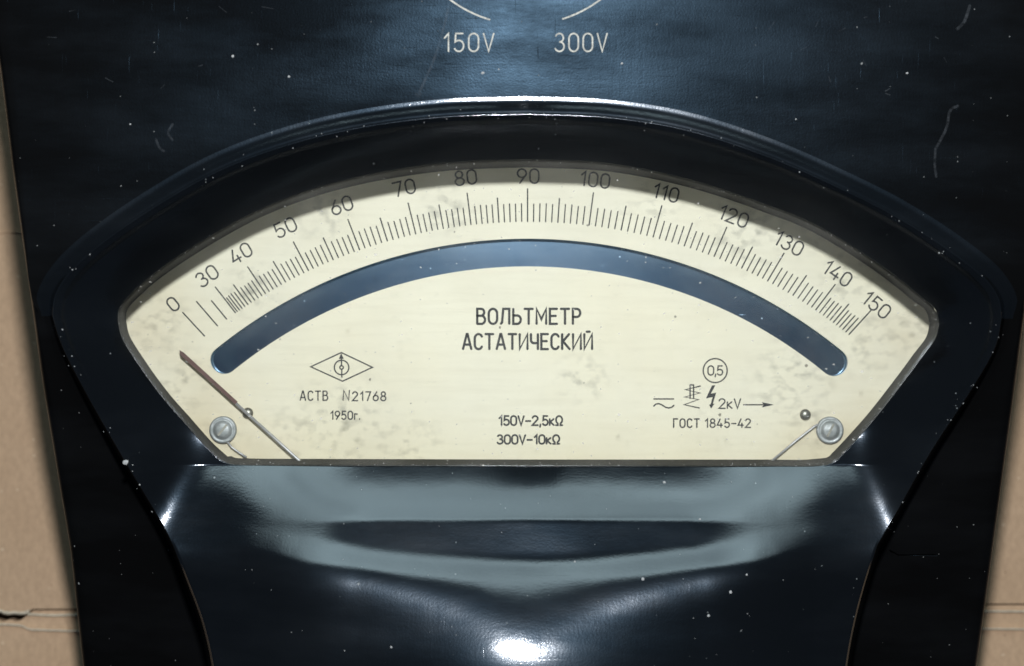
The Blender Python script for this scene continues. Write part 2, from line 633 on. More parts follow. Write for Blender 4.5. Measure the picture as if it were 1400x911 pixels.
NS = [190, 190, 150, 210, 210, 150]     # A2-A3, A3-A4, A4-A5, A5-A0, A0-A1, A1-A2
D_SEG = [
    [(161, 438), (163, 422), (185, 396), (232, 358.5), (342, 293), (424.5, 260), (500, 240), (610, 223), (720, 218)],
    [(720, 218), (830, 223.5), (944, 246), (1050, 281), (1114, 307), (1200, 360), (1257, 404), (1279, 424), (1284, 443)],
    [(1284, 443), (1279, 462), (1258, 492), (1229, 531), (1196, 573), (1166, 607), (1152, 622)],
    [(1152, 622), (1141, 632), (1120, 637), (1060, 637.5), (900, 637.5), (722, 637.5)],
    [(722, 637.5), (550, 637), (390, 636.5), (335, 636), (314, 634.5), (300, 629)],
    [(300, 629), (284, 614), (251, 577), (223, 545), (190, 500), (166, 460), (161, 438)],
]
R_SEG = [
    [(72, 432), (76, 405), (92, 378), (125, 345), (200, 291), (300, 234), (400, 197), (500, 174), (610, 160.5), (720, 157)],
    [(720, 157), (830, 161.5), (935, 178), (1050, 215), (1150, 259), (1225, 297), (1300, 345), (1348, 384), (1365, 410), (1369, 436)],
    [(1369, 436), (1361, 473), (1325, 537), (1275, 613), (1225, 701), (1199, 746)],
    [(1199, 746), (1182, 800), (1168, 855), (1158, 911), (1150, 1000), (1130, 1085), (1040, 1140), (722, 1150)],
    [(722, 1150), (400, 1140), (316, 1085), (300, 1000), (290, 911), (276, 850), (254, 790), (237, 746)],
    [(237, 746), (224, 720), (172, 632), (115, 532), (84, 470), (72, 432)],
]
B_SEG = [
    [(43, 412), (20, 250), (1, 100), (-14, 0), (-45, -300), (-52, -420), (-20, -470), (60, -480), (722, -480)],
    [(722, -480), (1384, -480), (1464, -470), (1496, -420), (1489, -300), (1458, 0), (1443, 100), (1424, 250), (1402, 420)],
    [(1402, 420), (1386, 540), (1368, 671), (1356, 760)],
    [(1356, 760), (1335, 911), (1322, 1000), (1300, 1150), (1270, 1220), (1180, 1245), (722, 1250)],
    [(722, 1250), (264, 1245), (170, 1220), (144, 1150), (126, 1000), (114, 911), (97, 755)],
    [(97, 755), (76, 630), (58, 520), (43, 412)],
]
LD, LR, LB = closed(D_SEG, NS), closed(R_SEG, NS), closed(B_SEG, NS)
N = len(LD)
ZD = 18.0
ZP = 27.0


def zs(y):
    """height of panel / shoulders above the dial (mm) at pixel row y"""
    w = 26.0
    t = (y - 392.0) / w
    soft = np.where(t > 30, t, np.log1p(np.exp(np.clip(t, -40, 30)))) * w
    return ZP - 0.055 * soft


def bulge_y(x):
    return 712 + 46 * np.clip(1 - ((x - 722) / 392.0) ** 2, 0, 1)


YG = np.arange(630.0, 1160.0, 1.0)


def slope_field(x, y):
    s1 = 0.72 - 0.20 * sstep(638, 712, y)
    q = y - bulge_y(x)
    lg = 0.345 - 0.05 * np.exp(-((x - 745) / 90.0) ** 2)
    lg = lg + (0.52 - lg) * sstep(225, 400, np.abs(x - 722))
    b = lg + (0.52 - lg) * sstep(-6, 24, q) - 0.0023 * np.clip(q - 8, 0, 130) - 0.22 * sstep(125, 240, q) - 0.9 * sstep(260, 420, q)
    k = sstep(704, 719, y)
    return np.where(y < 637, 0.0, s1 * (1 - k) + b * k)


XG = np.arange(200.0, 1260.0, 4.0)
SF = slope_field(XG[:, None], YG[None, :]) * 0.1355
HF = ZD + np.cumsum(SF, axis=1)
DXG = np.abs(XG[:, None] - 722)
QG = YG[None, :] - bulge_y(XG[:, None])
HF -= 1.2 * (1 - np.exp(-(DXG / 130.0) ** 2)) * sstep(32, 125, QG)
HF -= 6.0 * ((DXG / 430.0) ** 2.0) * sstep(30, 190, QG)


def hump(x, y):
    xi = np.clip((x - XG[0]) / 4.0, 0, len(XG) - 1.001)
    yi = np.clip((y - YG[0]), 0, len(YG) - 1.001)
    i, j = xi.astype(int), yi.astype(int)
    fx, fy = xi - i, yi - j
    return (HF[i, j] * (1 - fx) * (1 - fy) + HF[i + 1, j] * fx * (1 - fy) + HF[i, j + 1] * (1 - fx) * fy + HF[i + 1, j + 1] * fx * fy)


# weight of the hump in each spoke and of the raised bead
idx = np.cumsum([0] + NS)
W = np.zeros(N)
W[idx[3]:idx[5]] = 1.0
f3 = np.linspace(0, 1, NS[2], endpoint=False)
W[idx[2]:idx[3]] = sstep(0.62, 1.0, f3)
W[idx[5]:idx[6]] = 1 - sstep(0.0, 0.38, f3)
BEAD = np.ones(N)
BEAD[idx[2]:idx[3]] = 1 - 0.85 * sstep(0.0, 0.5, f3)
BEAD[idx[5]:idx[6]] = 0.15 + 0.85 * sstep(0.5, 1.0, f3)
BEAD[idx[3]:idx[5]] = 0.15
BEAD *= 1 - 0.9 * sstep(820, 900, LR[:, 1])
bead_h = 0.65 * BEAD
zr_wall = ZP + bead_h
zr_wall[idx[2]:idx[3]] -= 4.5 * f3 ** 1.3
zr_wall[idx[5]:idx[6]] -= 4.5 * (1 - f3) ** 1.3
QC = np.zeros(N)                       # the hump flattens towards its two upper corners
fb = np.linspace(0, 1, NS[3], endpoint=False)
QC[idx[3]:idx[4]] = 1 - sstep(0.0, 0.55, fb)
QC[idx[4]:idx[5]] = sstep(0.45, 1.0, fb)
QC[idx[2]:idx[3]] = 1
QC[idx[5]:idx[6]] = 1
zR = zr_wall * (1 - W) + hump(LR[:, 0], LR[:, 1]) * W

rings = []


def add_ring(xy, z):
    k = PX * (DIST - z * 0.001) / DIST
    rings.append(np.c_[(xy[:, 0] - 700) * k, (455.5 - xy[:, 1]) * k, G + z * 0.001])


# inner skirt, then the funnel and the hump up to the rim
add_ring(LD, np.full(N, ZD - 2.2))
ts = np.r_[0, 0.004, np.linspace(0.01, 0.42, 110), np.linspace(0.43, 0.93, 40), 0.945, 0.96, 0.97, 0.98, 0.988, 0.994, 1.0]
for t in ts:
    xy = LD + (LR - LD) * t
    lip = 0.0
    if t > 0.93:
        u = (t - 0.93) / 0.07
        lip = 1.1 * (1 - math.sqrt(max(0, 1 - u * u)))     # rounded crest
    zw = ZD + (zr_wall - ZD) * (t ** 0.93)
    zw = np.where(True, zw + 0.9 * BEAD * math.sin(math.pi * min(1, max(0, (t - 0.8) / 0.2))) ** 2 * 0.25, zw)
    zh = hump(xy[:, 0], xy[:, 1])
    zh = ZD + (zh - ZD) * (1 - 0.43 * QC)
    w = W * sstep(0.0, 0.03, t)
    drop = W * sstep(0.975, 1.0, t) * 0.6 * sstep(735, 790, LR[:, 1])
    add_ring(xy, zw * (1 - W) + zh * W - drop)
# outside the rim: bead and its fillet, the flank of the hump, then panel and shoulders
N_IN = len(rings) - 1
N_BEAD = N_IN + 14
nr = normals(LR)
if np.mean(np.sum(nr * (LR - np.array([720, 500])), axis=1)) < 0:
    nr = -nr
gap = np.linalg.norm(LB - LR, axis=1)
zR = rings[-1][:, 2] * 1000 - G * 1000
for e in (0.8, 1.8, 3.0, 4.5, 6, 8, 10, 12, 14, 16, 18, 20, 22.5, 25, 28, 32):
    off = e * np.minimum(1.0, 0.55 * gap / 32)
    xy = LR + nr * off[:, None]
    b = 0.15 * (1 - min(e, 3) / 3) + 0.85 * (0.5 + 0.5 * math.cos(math.pi * min(1, max(0, (e - 2) / 20.0))))
    base = zs(xy[:, 1]) + bead_h * b
    fall = 1 - sstep(0.0, 7.0, e)
    fall = np.where(e < 7, fall, 0)
    top_ = zR + bead_h * (b - 1)
    add_ring(xy, base * (1 - fall) + top_ * fall)
last = LR + nr * (32 * np.minimum(1.0, 0.55 * gap / 32))[:, None]
g2 = np.linalg.norm(LB - last, axis=1)
for f in np.r_[np.linspace(0.03, 0.9, 16)]:
    xy = last + (LB - last) * (f * np.maximum(0.0, (g2 - 16)) / g2)[:, None]
    add_ring(xy, zs(xy[:, 1]))
for k in range(9):
    a = k / 8 * math.pi / 2
    d = 16 * (1 - math.sin(a))
    d = np.minimum(d, g2 * 0.9 * (1 - math.sin(a)) + 0.0 * g2)
    xy = LB - (LB - last) / g2[:, None] * d[:, None]
    add_ring(xy, zs(xy[:, 1]) - 2.0 * (1 - math.cos(a)))
bot = rings[-1].copy()
for k, zz in enumerate((0.35, 0.75, 1.0)):
    r = bot.copy()
    r[:, 2] = bot[:, 2] + (G + ZC * 0.001 + 0.0006 - bot[:, 2]) * zz
    r[:, 0] *= 1 - 0.004 * zz
    rings.append(r)
V = np.vstack(rings)
F = []
for i in range(len(rings) - 1):
    a = i * N + np.arange(N)
    b = i * N + (np.arange(N) + 1) % N
    F += list(zip(a, b, b + N, a + N))
case = mesh_obj('case', V, F, M_CASE, None, True)
child(case)
case.data.materials.append(M_WORN)
case.data.polygons.foreach_set('material_index', [0 if i < N_IN * N or (i < N_BEAD * N and i % N < idx[2]) else 1 for i in range(len(case.data.polygons))])
bm = bmesh.new()
bm.from_mesh(case.data)
bmesh.ops.recalc_face_normals(bm, faces=bm.faces[:])
bm.to_mesh(case.data)
bm.free()
# make the skin face the camera
up = sum(p.normal.z * p.area for p in case.data.polygons)
if up < 0:
    case.data.flip_normals()

# ------------------------------------------------------------------ dial, mirror, gasket, glass
cD = np.array([722.0, 430.0])


def inset(loop, d):
    n = normals(loop)
    if np.mean(np.sum(n * (loop - cD), axis=1)) < 0:
        n = -n
    return loop + n * d


AC = np.array([721.5, 1005.0])      # centre of the scale arcs


def polar(r, deg):
    a = math.radians(deg)
    return (AC[0] + r * math.sin(a), AC[1] - r * math.cos(a))


RO, RI, A0, A1 = 678.5, 640.5, -39.0, 39.4
slot = [polar(RO, A0 + (A1 - A0) * i / 160) for i in range(161)]
rm, rc = (RO + RI) / 2, (RO - RI) / 2


def cap(deg, sign):
    c = np.array(polar(rm, deg))
    a = math.radians(deg)
    rad = np.array([math.sin(a), -math.cos(a)])
    tan = np.array([math.cos(a), math.sin(a)]) * sign
    return [tuple(c + rad * rc * math.cos(b) + tan * rc * math.sin(b)) for b in np.linspace(0, math.pi, 18)[1:-1]]


slot += cap(A1, 1)
slot += [polar(RI, A1 + (A0 - A1) * i / 160) for i in range(161)]
slot += cap(A0, -1)[::-1]
outer = inset(LD, 22)[::4]
dial = filled('dial_plate', [outer, slot], 0.0, 1.3, M_DIAL, None, 0.0)
child(dial)
mir_loop = [polar(RO + 16, A0 - 2 + (A1 - A0 + 4) * i / 120) for i in range(121)] + \
           [polar(RI - 16, A1 + 2 + (A0 - A1 - 4) * i / 120) for i in range(121)]
mir = filled('mirror_strip', [mir_loop], -2.4, 1.5, M_MIRROR, None)
child(mir)

gV, gF = [], []
prof = [(3.0, ZD - 2.2), (0.5, ZD - 2.2), (-0.3, 12.0), (-0.6, 6.0), (-1.2, 2.0), (-2.6, 0.4), (-2.6, -0.4)]
AX = np.array([700.0, 455.5])
nD = normals(LD)
if np.mean(np.sum(nD * (LD - cD), axis=1)) < 0:
    nD = -nD
sideways = np.abs(nD[:, :1]) ** 1.5          # the side walls lean outward below the glass
lp = [AX + (inset(LD, d) + nD * sideways * 11.0 * min(1, max(0, (ZD - 2.2 - z) / 14)) - AX) * (500 - ZD) / (500 - z) for d, z in prof]
for (d, z), l in zip(prof, lp):
    gV += [P(x, y, z) for x, y in l]
for i in range(len(prof) - 1):
    for k in range(N):
        a, b = i * N + k, i * N + (k + 1) % N
        gF.append((a, b, b + N, a + N))
child(mesh_obj('gasket', gV, gF, M_GASKET, None, True))
child(filled('window_glass', [inset(LD, 1.5)[::4]], ZD - 0.5, 1.5, M_GLASS, None))

# ------------------------------------------------------------------ lettering: a stroke font like the engraved original


def arc(cx, cy, rx, ry, a0, a1, n=12):
    return [(cx + rx * math.cos(math.radians(a0 + (a1 - a0) * i / n)), cy + ry * math.sin(math.radians(a0 + (a1 - a0) * i / n)))
            for i in range(n + 1)]


def stadium(w, ry):
    r = w / 2
    return arc(r, 1 - ry, r, ry, 180, 0) + arc(r, ry, r, ry, 0, -180) + [(0, 1 - ry)]


GL = {
    '0': (0.52, [stadium(0.52, 0.30)]),
    '1': (0.30, [[(0.04, 0.74), (0.26, 1), (0.26, 0)]]),
    '2': (0.52, [arc(0.26, 0.74, 0.25, 0.26, 170, -30) + [(0.0, 0.0), (0.53, 0.0)]]),
    '3': (0.50, [arc(0.24, 0.76, 0.22, 0.24, 155, -80), arc(0.24, 0.27, 0.26, 0.27, 88, -155)]),
    '4': (0.54, [[(0.30, 1), (0.0, 0.26), (0.54, 0.26)], [(0.39, 0.50), (0.39, 0.0)]]),
    '5': (0.50, [[(0.46, 1.0), (0.08, 1.0), (0.05, 0.54)] + arc(0.24, 0.31, 0.26, 0.31, 118, -150)]),
    '6': (0.52, [[(0.38, 1.0), (0.06, 0.47)] + arc(0.26, 0.30, 0.26, 0.30, 150, 510, 20)]),
    '7': (0.50, [[(0.0, 1.0), (0.5, 1.0), (0.17, 0.0)]]),
    '8': (0.52, [arc(0.26, 0.76, 0.21, 0.24, -90, 270, 18), arc(0.26, 0.26, 0.26, 0.26, 90, 450, 18)]),
    '9': (0.52, [[(0.14, 0.0), (0.46, 0.53)] + arc(0.26, 0.70, 0.26, 0.30, -30, 330, 20)]),
    'V': (0.54, [[(0.0, 1.0), (0.27, 0.0), (0.54, 1.0)]]),
    'B': (0.52, [[(0.0, 0.0), (0.0, 1.0), (0.24, 1.0)] + arc(0.26, 0.77, 0.20, 0.23, 90, -90) + [(0.0, 0.54)],
                 [(0.26, 0.54)] + arc(0.28, 0.27, 0.24, 0.27, 90, -90) + [(0.0, 0.0)]]),
    'O': (0.56, [stadium(0.56, 0.32)]),
    'Л': (0.58, [[(0.0, 0.0), (0.08, 0.10), (0.16, 1.0), (0.56, 1.0), (0.56, 0.0)]]),
    'Ь': (0.50, [[(0.0, 1.0), (0.0, 0.0), (0.26, 0.0)] + arc(0.26, 0.28, 0.24, 0.28, -90, 90) + [(0.0, 0.56)]]),
    'T': (0.56, [[(0.0, 1.0), (0.56, 1.0)], [(0.28, 1.0), (0.28, 0.0)]]),
    'M': (0.64, [[(0.0, 0.0), (0.0, 1.0), (0.32, 0.30), (0.64, 1.0), (0.64, 0.0)]]),
    'E': (0.48, [[(0.48, 1.0), (0.0, 1.0), (0.0, 0.0), (0.48, 0.0)], [(0.0, 0.53), (0.40, 0.53)]]),
    'P': (0.50, [[(0.0, 0.0), (0.0, 1.0), (0.24, 1.0)] + arc(0.25, 0.73, 0.24, 0.27, 90, -90) + [(0.0, 0.46)]]),
    'A': (0.60, [[(0.0, 0.0), (0.27, 1.0), (0.33, 1.0), (0.60, 0.0)], [(0.09, 0.30), (0.51, 0.30)]]),
    'C': (0.52, [arc(0.27, 0.70, 0.27, 0.30, 25, 180) + arc(0.27, 0.30, 0.27, 0.30, 180, 335)]),
    'И': (0.56, [[(0.0, 1.0), (0.0, 0.0), (0.56, 1.0), (0.56, 0.0)]]),
    'Й': (0.56, [[(0.0, 1.0), (0.0, 0.0), (0.56, 1.0), (0.56, 0.0)], [(0.16, 1.16), (0.40, 1.16)]]),
    'Ч': (0.50, [[(0.0, 1.0), (0.0, 0.66)] + arc(0.22, 0.62, 0.22, 0.22, 180, 270) + [(0.50, 0.40)], [(0.50, 1.0), (0.50, 0.0)]]),
    'K': (0.54, [[(0.0, 0.0), (0.0, 1.0)], [(0.50, 1.0), (0.06, 0.52), (0.54, 0.0)]]),
    'Г': (0.46, [[(0.0, 0.0), (0.0, 1.0), (0.46, 1.0)]]),
    'N': (0.56, [[(0.0, 0.0), (0.06, 1.0), (0.48, 0.0), (0.54, 1.0)]]),
    'г': (0.34, [[(0.0, 0.0), (0.0, 0.66), (0.32, 0.66)]]),
    'к': (0.40, [[(0.0, 0.0), (0.0, 0.68)], [(0.38, 0.68), (0.05, 0.36), (0.40, 0.0)]]),
    'Ω': (0.64, [[(0.0, 0.0), (0.20, 0.0), (0.20, 0.14)] + arc(0.32, 0.58, 0.30, 0.42, 240, -60, 18) + [(0.44, 0.14), (0.44, 0.0), (0.64, 0.0)]]),
    '-': (0.46, [[(0.0, 0.45), (0.46, 0.45)]]),
    ',': (0.10, [[(0.08, 0.10), (0.02, -0.20)]]),
    '.': (0.08, [[(0.0, 0.0), (0.0, 0.06)]]),
    ' ': (0.45, []),
}


def strokes_mesh(name, lines, wid, z, mat, parent, jitter=0.0):
    """flat inked strokes; lines are pixel polylines, wid their width in pixels"""
    V, F = [], []
    h = wid * 0.57
    for li, ln in enumerate(lines):
        p = [np.array(q, float) for q in ln]
        p = [q for i, q in enumerate(p) if i == 0 or np.linalg.norm(q - p[i - 1]) > 1e-4]
        if len(p) < 2:
            continue
        cl = len(p) > 3 and np.linalg.norm(p[0] - p[-1]) < 0.05
        d0 = (p[1] - p[0]) / np.linalg.norm(p[1] - p[0])
        d1 = (p[-1] - p[-2]) / np.linalg.norm(p[-1] - p[-2])
        if not cl:       # rounded tips
            p = [p[0] - d0 * h * 0.75] + p + [p[-1] + d1 * h * 0.75]
        zz = z + 0.006 * (li % 6)
        base = len(V)
        n = len(p)
        for i in range(n):
            if cl:
                a = p[i] - (p[i - 1] if i > 0 else p[-2])
                b = (p[i + 1] if i < n - 1 else p[1]) - p[i]
            else:
                a = p[i] - p[i - 1] if i > 0 else p[1] - p[0]
                b = p[i + 1] - p[i] if i < n - 1 else a
            a = a / (np.linalg.norm(a) + 1e-9)
            b = b / (np.linalg.norm(b) + 1e-9)
            m = a + b
            ml = np.linalg.norm(m)
            m = m / ml if ml > 0.2 else a
            nv = np.array([-m[1], m[0]])
            k = 1.0 / max(0.45, float(np.dot(nv, np.array([-a[1], a[0]]))))
            ww = h * k
            if not cl and i in (0, n - 1):
                ww = h * 0.5
            V.append(P(*(p[i] + nv * ww), zz))
            V.append(P(*(p[i] - nv * ww), zz))
        for i in range(n - 1):
            q = base + 2 * i
            F.append((q, q + 1, q + 3, q + 2))
    o = mesh_obj(name, V, F, mat, None)
    me = o.data
    if sum(pl.normal.z for pl in me.polygons) < 0:
        me.flip_normals()
    o.parent = parent
    o.matrix_parent_inverse = parent.matrix_world.inverted()
    return o


def text_lines(txt, x0, x1, ybase, h, rot=0.0, center=None, gap=0.20):
    """lay the text out so that its ink runs from x0 to x1 on baseline ybase, cap height h (pixels)"""
    adv, items = 0.0, []
    for ch in txt:
        w, ls = GL[ch]
        items.append((adv, ls))
        adv += w + gap
    adv -= gap
    sx = (x1 - x0) / adv
    out = []
    for a, ls in items:
        for l in ls:
            q = []
            for (gx, gy) in l:
                X, Y = x0 + (a + gx) * sx, ybase - gy * h
                if rot:
                    dx, dy = X - center[0], Y - center[1]
                    c, s = math.cos(rot), math.sin(rot)
                    X, Y = center[0] + dx * c - dy * s, center[1] + dx * s + dy * c
                q.append((X, Y))
            out.append(q)
    return out


bpy.context.view_layer.update()
ZI = 0.03
def put_text(txt, x0, x1, yt, yb, wid, mat=None, name='lettering', parent=None, z=ZI, gap=0.2):
    return strokes_mesh(name, text_lines(txt, x0, x1, yb, yb - yt, gap=gap), wid, z, mat or M_INK, parent or dial)


put_text('BOЛЬTMETP', 652.5, 793.5, 422.5, 443.0, 2.9, M_INKB, gap=0.25)
put_text('ACTATИЧECKИЙ', 633, 809.5, 457, 477.5, 2.9, M_INKB, gap=0.25)
put_text('ACTB', 410.5, 448, 535, 547.5, 1.7, gap=0.3)
put_text('N', 469, 478, 534, 547.5, 1.5)
put_text('21768', 482, 527.5, 536, 548.0, 1.7, gap=0.28)
put_text('1950г.', 452, 492.5, 562.5, 573.5, 1.7, gap=0.24)
put_text('150V-2,5кΩ', 682, 769, 569, 581.5, 2.2, M_INKB, gap=0.18)
put_text('300V-10кΩ', 680, 765, 595, 607, 2.2, M_INKB, gap=0.18)
put_text('0,5', 968, 988, 500.5, 513, 1.7, gap=0.12)
put_text('2кV', 983, 1012.5, 545.5, 558.5, 1.7, gap=0.2)
put_text('ГOCT', 921, 956, 573, 584.5, 1.8, gap=0.28)
put_text('1845-42', 964, 1026, 573, 584.5, 1.7, gap=0.24)


def circ(cx, cy, r, n=36):
    return [(cx + r * math.cos(2 * math.pi * i / n), cy + r * math.sin(2 * math.pi * i / n)) for i in range(n + 1)]


strokes_mesh('accuracy_ring', [circ(977.8, 506.9, 16.4)], 1.7, ZI, M_INK, dial)
strokes_mesh('current_symbol', [[(893.8, 545.7), (921.0, 545.7)],
                                [(893.8, 555.5), (896.5, 552.8), (900.5, 552.0), (904.5, 553.5), (909.5, 556.8), (914, 558), (918.5, 557), (921.0, 554.5)]],
             1.7, ZI, M_INK, dial)
strokes_mesh('coil_symbol', [[(957.5, 528), (937, 533), (957, 537.5), (936, 543), (955, 546.5), (935.5, 553.5), (956, 558)],
                             [(943.5, 526.5), (943.5, 545)], [(948.3, 526.5), (948.3, 545)], [(943.5, 526.5), (948.3, 526.5)]],
             1.7, ZI, M_INK, dial)
bolt = [(973.5, 527), (978.0, 527), (971.8, 538.5), (979.2, 537), (974.6, 552.5), (976.8, 552.2), (972.2, 558.8), (969.4, 553.4),
        (971.6, 553), (974.2, 543), (965.2, 545.0)]
b = filled('high_voltage_bolt', [bolt], 0.04, 0.02, M_INKB, None)
b.parent = dial
b.matrix_parent_inverse = dial.matrix_world.inverted()
strokes_mesh('arrow_symbol', [[(1016.5, 553.6), (1043, 553.6)]], 1.6, ZI, M_INK, dial)
b = filled('arrow_head', [[(1041.5, 550.0), (1058.5, 553.6), (1041.5, 557.2), (1044, 553.6)]], 0.05, 0.02, M_INKB, None)
b.parent = dial
b.matrix_parent_inverse = dial.matrix_world.inverted()
strokes_mesh('maker_emblem', [[(424.8, 501.7), (466.6, 482.2), (509.2, 502.4), (468.3, 521.4), (424.8, 501.7)],
                              circ(467.0, 502.6, 9.9), circ(467.0, 502.6, 2.4, 14), [(467.4, 516), (467.2, 505)], [(467.0, 500.2), (466.6, 488)]],
             1.7, ZI, M_INK, dial)
b = filled('emblem_arrow', [[(466.5, 483.0), (470.0, 490.8), (463.2, 490.8)]], 0.05, 0.02, M_INK, None)
b.parent = dial
b.matrix_parent_inverse = dial.matrix_world.inverted()

# scale: inner ends of the main divisions as read off the dial
majors = {0: (279.4, 459.4), 10: (296.5, 444.6), 20: (308.4, 434.5), 30: (320.6, 425.9), 40: (361.4, 398.9), 50: (421, 368.4),
          60: (490.8, 339.3), 70: (568, 318.3), 80: (643.8, 306.0), 90: (721.3, 303), 100: (805.3, 308.8), 110: (892.5, 325.8),
          120: (975.8, 352), 130: (1048, 387), 140: (1112.8, 427.5), 150: (1157.5, 461.5)}
mv = np.array(sorted(majors))
ma = np.array([math.degrees(math.atan2(majors[v][0] - AC[0], AC[1] - majors[v][1])) for v in mv])
R_IN = 702.0
PIV = np.array([721.5, 938.0])
tang = np.gradient(ma, mv)


def ang(v):
    if v in majors:
        return float(ma[list(mv).index(v)])
    i = int(np.searchsorted(mv, v) - 1)
    h = mv[i + 1] - mv[i]
    u = (v - mv[i]) / h
    m0, m1 = tang[i] * h, tang[i + 1] * h
    if mv[i] == 30:
        m0 = 0.55 * (ma[i + 1] - ma[i])
    return float((2 * u ** 3 - 3 * u ** 2 + 1) * ma[i] + (u ** 3 - 2 * u ** 2 + u) * m0 + (-2 * u ** 3 + 3 * u ** 2) * ma[i + 1] + (u ** 3 - u ** 2) * m1)


ticks, fine_ticks = [], []
rt = random.Random(9)
for v in [0, 10, 20] + list(range(30, 151)):
    a = ang(v)
    p0 = np.array(polar(R_IN, a))
    d = p0 - PIV
    d /= np.linalg.norm(d)
    L = 44 if v % 10 == 0 and v != 20 else (33 if v % 5 == 0 else 24.5)
    L += rt.uniform(-0.7, 0.7)
    (ticks if L > 30 else fine_ticks).append([tuple(p0), tuple(p0 + d * L)])
strokes_mesh('main_scale_marks', ticks, 1.65, ZI, M_INK, dial)
strokes_mesh('fine_scale_marks', fine_ticks, 1.5, ZI, M_INK, dial)
numc = {0: (236.5, 416), 30: (283, 377.5), 40: (329, 346.5), 50: (390, 311.3), 60: (466.8, 281), 70: (552.5, 257), 80: (636.5, 243),
        90: (722, 241), 100: (813.5, 246), 110: (910.5, 264), 120: (1003, 296), 130: (1078.5, 333), 140: (1145, 374), 150: (1198.4, 417)}
for v, (x, y) in numc.items():
    s = str(v)
    w = {1: 11.5, 2: 29.0, 3: 39.5}[len(s)]
    if s == '110':
        w = 34
    r = math.atan2(x - AC[0], AC[1] - y)
    strokes_mesh('scale_numeral', text_lines(s, x - w / 2, x + w / 2, y + 9.6, 19.2, rot=r, center=(x, y), gap=0.22), 2.1, ZI, M_INK, dial)

# white engraved markings on the panel
ZPAN = ZP + 0.04
for txt, x0, x1 in (('150V', 606.5, 675), ('300V', 759, 830)):
    o = put_text(txt, x0, x1, 46, 70.5, 1.9, M_WHITE, 'panel_lettering', case, ZPAN, 0.27)
kc = (718.0, -137.0)
for a0, a1 in ((-100, -16.5), (17.5, 100)):
    strokes_mesh('switch_scale_arc', [[(kc[0] + 171 * math.sin(math.radians(a)), kc[1] + 171 * math.cos(math.radians(a)))
                                        for a in np.linspace(a0, a1, 40)]], 2.0, ZPAN, M_WHITE, case)

# ------------------------------------------------------------------ pointer, screws, pins, wires under the glass
pointer = child(empty('pointer', P(407, 628, 2.0)))
bpy.context.view_layer.update()


def sub(o, parent):
    o.parent = parent
    o.matrix_parent_inverse = parent.matrix_world.inverted()
    return o


pv, pf = tube([P(320, 549.5, 2.2), P(407, 628, 2.2), P(560, 768, 2.2), P(714, 908, 2.2)], 0.0003, 10)
sub(mesh_obj('pointer_rod', pv, pf, M_WIRE, None, True), pointer)
bl = [(245.2, 478.8), (251, 482.0), (290.5, 518.0), (325.0, 549.4), (321.3, 553.0), (286.3, 521.3), (246.6, 486.0)]
bv = [P(x, y, 2.55) for x, y in bl] + [P(x, y, 1.95) for x, y in bl]
n = len(bl)
bf = [tuple(range(n))[::-1], tuple(range(n, 2 * n))] + [(i, (i + 1) % n, n + (i + 1) % n, n + i) for i in range(n)]
sub(mesh_obj('pointer_blade', bv, bf, M_RED, None), pointer)


def screw(px, py, rot):
    c = P(px, py, 1.0)
    r = 2.62
    hd = empty('screw', (c[0], c[1], G))
    child(hd)
    bpy.context.view_layer.update()
    v, f = lathe(c, [(r, 0.02), (r, 0.75), (r * 0.96, 0.95), (r * 0.86, 1.1), (r * 0.80, 1.0), (r * 0.66, 1.02), (r * 0.62, 1.35), (r * 0.4, 1.5), (r * 0.02, 1.55)], 40)
    sub(mesh_obj('head', v, f, M_STEEL, None, True), hd)
    V2 = []
    for dx, dy, z in ((-1, -0.16, 1.42), (1, -0.16, 1.42), (1, 0.16, 1.42), (-1, 0.16, 1.42), (-1, -0.16, 1.60), (1, -0.16, 1.60), (1, 0.16, 1.60), (-1, 0.16, 1.60)):
        x, y = dx * 1.35, dy * 1.35
        V2.append((c[0] + 0.001 * (x * math.cos(rot) - y * math.sin(rot)), c[1] + 0.001 * (x * math.sin(rot) + y * math.cos(rot)), G + z * 0.001))
    sub(mesh_obj('slot', V2, [(4, 5, 6, 7), (0, 3, 2, 1), (0, 1, 5, 4), (1, 2, 6, 5), (2, 3, 7, 6), (3, 0, 4, 7)], M_BRASS, None), hd)
    return hd


screw(304.5, 588.0, 0.9)
screw(1135.0, 588.5, 1.1)
for px, py in ((339.0, 565.0), (1100.8, 567.0)):
    v, f = lathe(P(px, py, 0), [(1.05, 0.02), (1.05, 0.5), (0.85, 0.8), (0.45, 0.95), (0.02, 1.0)], 24)
    child(mesh_obj('locating_pin', v, f, M_BRASS, None, True))
v, f = tube([P(309, 602, 0.7), P(317, 612, 0.9), P(327, 619, 1.0), P(337, 625.5, 1.2)], 0.00022, 8)
child(mesh_obj('stop_wire', v, f, M_WIRE, None, True))
v, f = tube([P(1122, 579, 0.7), P(1113, 583.5, 0.9), P(1088, 603, 1.0), P(1052, 633, 1.2)], 0.00023, 8)
child(mesh_obj('stop_wire', v, f, M_WIRE, None, True))

# ------------------------------------------------------------------ controls beyond the top of the frame (they mirror in the hump)
kx, ky, _ = P(kc[0], kc[1], ZP)
v, f = lathe((kx, ky), [(13, ZP), (13, ZP + 3), (11, ZP + 5), (9.5, ZP + 12), (8.5, ZP + 38), (7.5, ZP + 41), (0.1, ZP + 42)], 40, 0.012)
child(mesh_obj('range_knob', v, f, M_CASE, None, True))
for sx in (-1, 1):
    c = (0.0031 + sx * 0.043, 0.088)
    v, f = lathe(c, [(9, ZP), (9, ZP + 4), (6, ZP + 5), (6, ZP + 10), (7, ZP + 11), (7.5, ZP + 23), (6, ZP + 26), (0.1, ZP + 27)], 40, 0.02)
    child(mesh_obj('terminal', v, f, M_CASE, None, True))


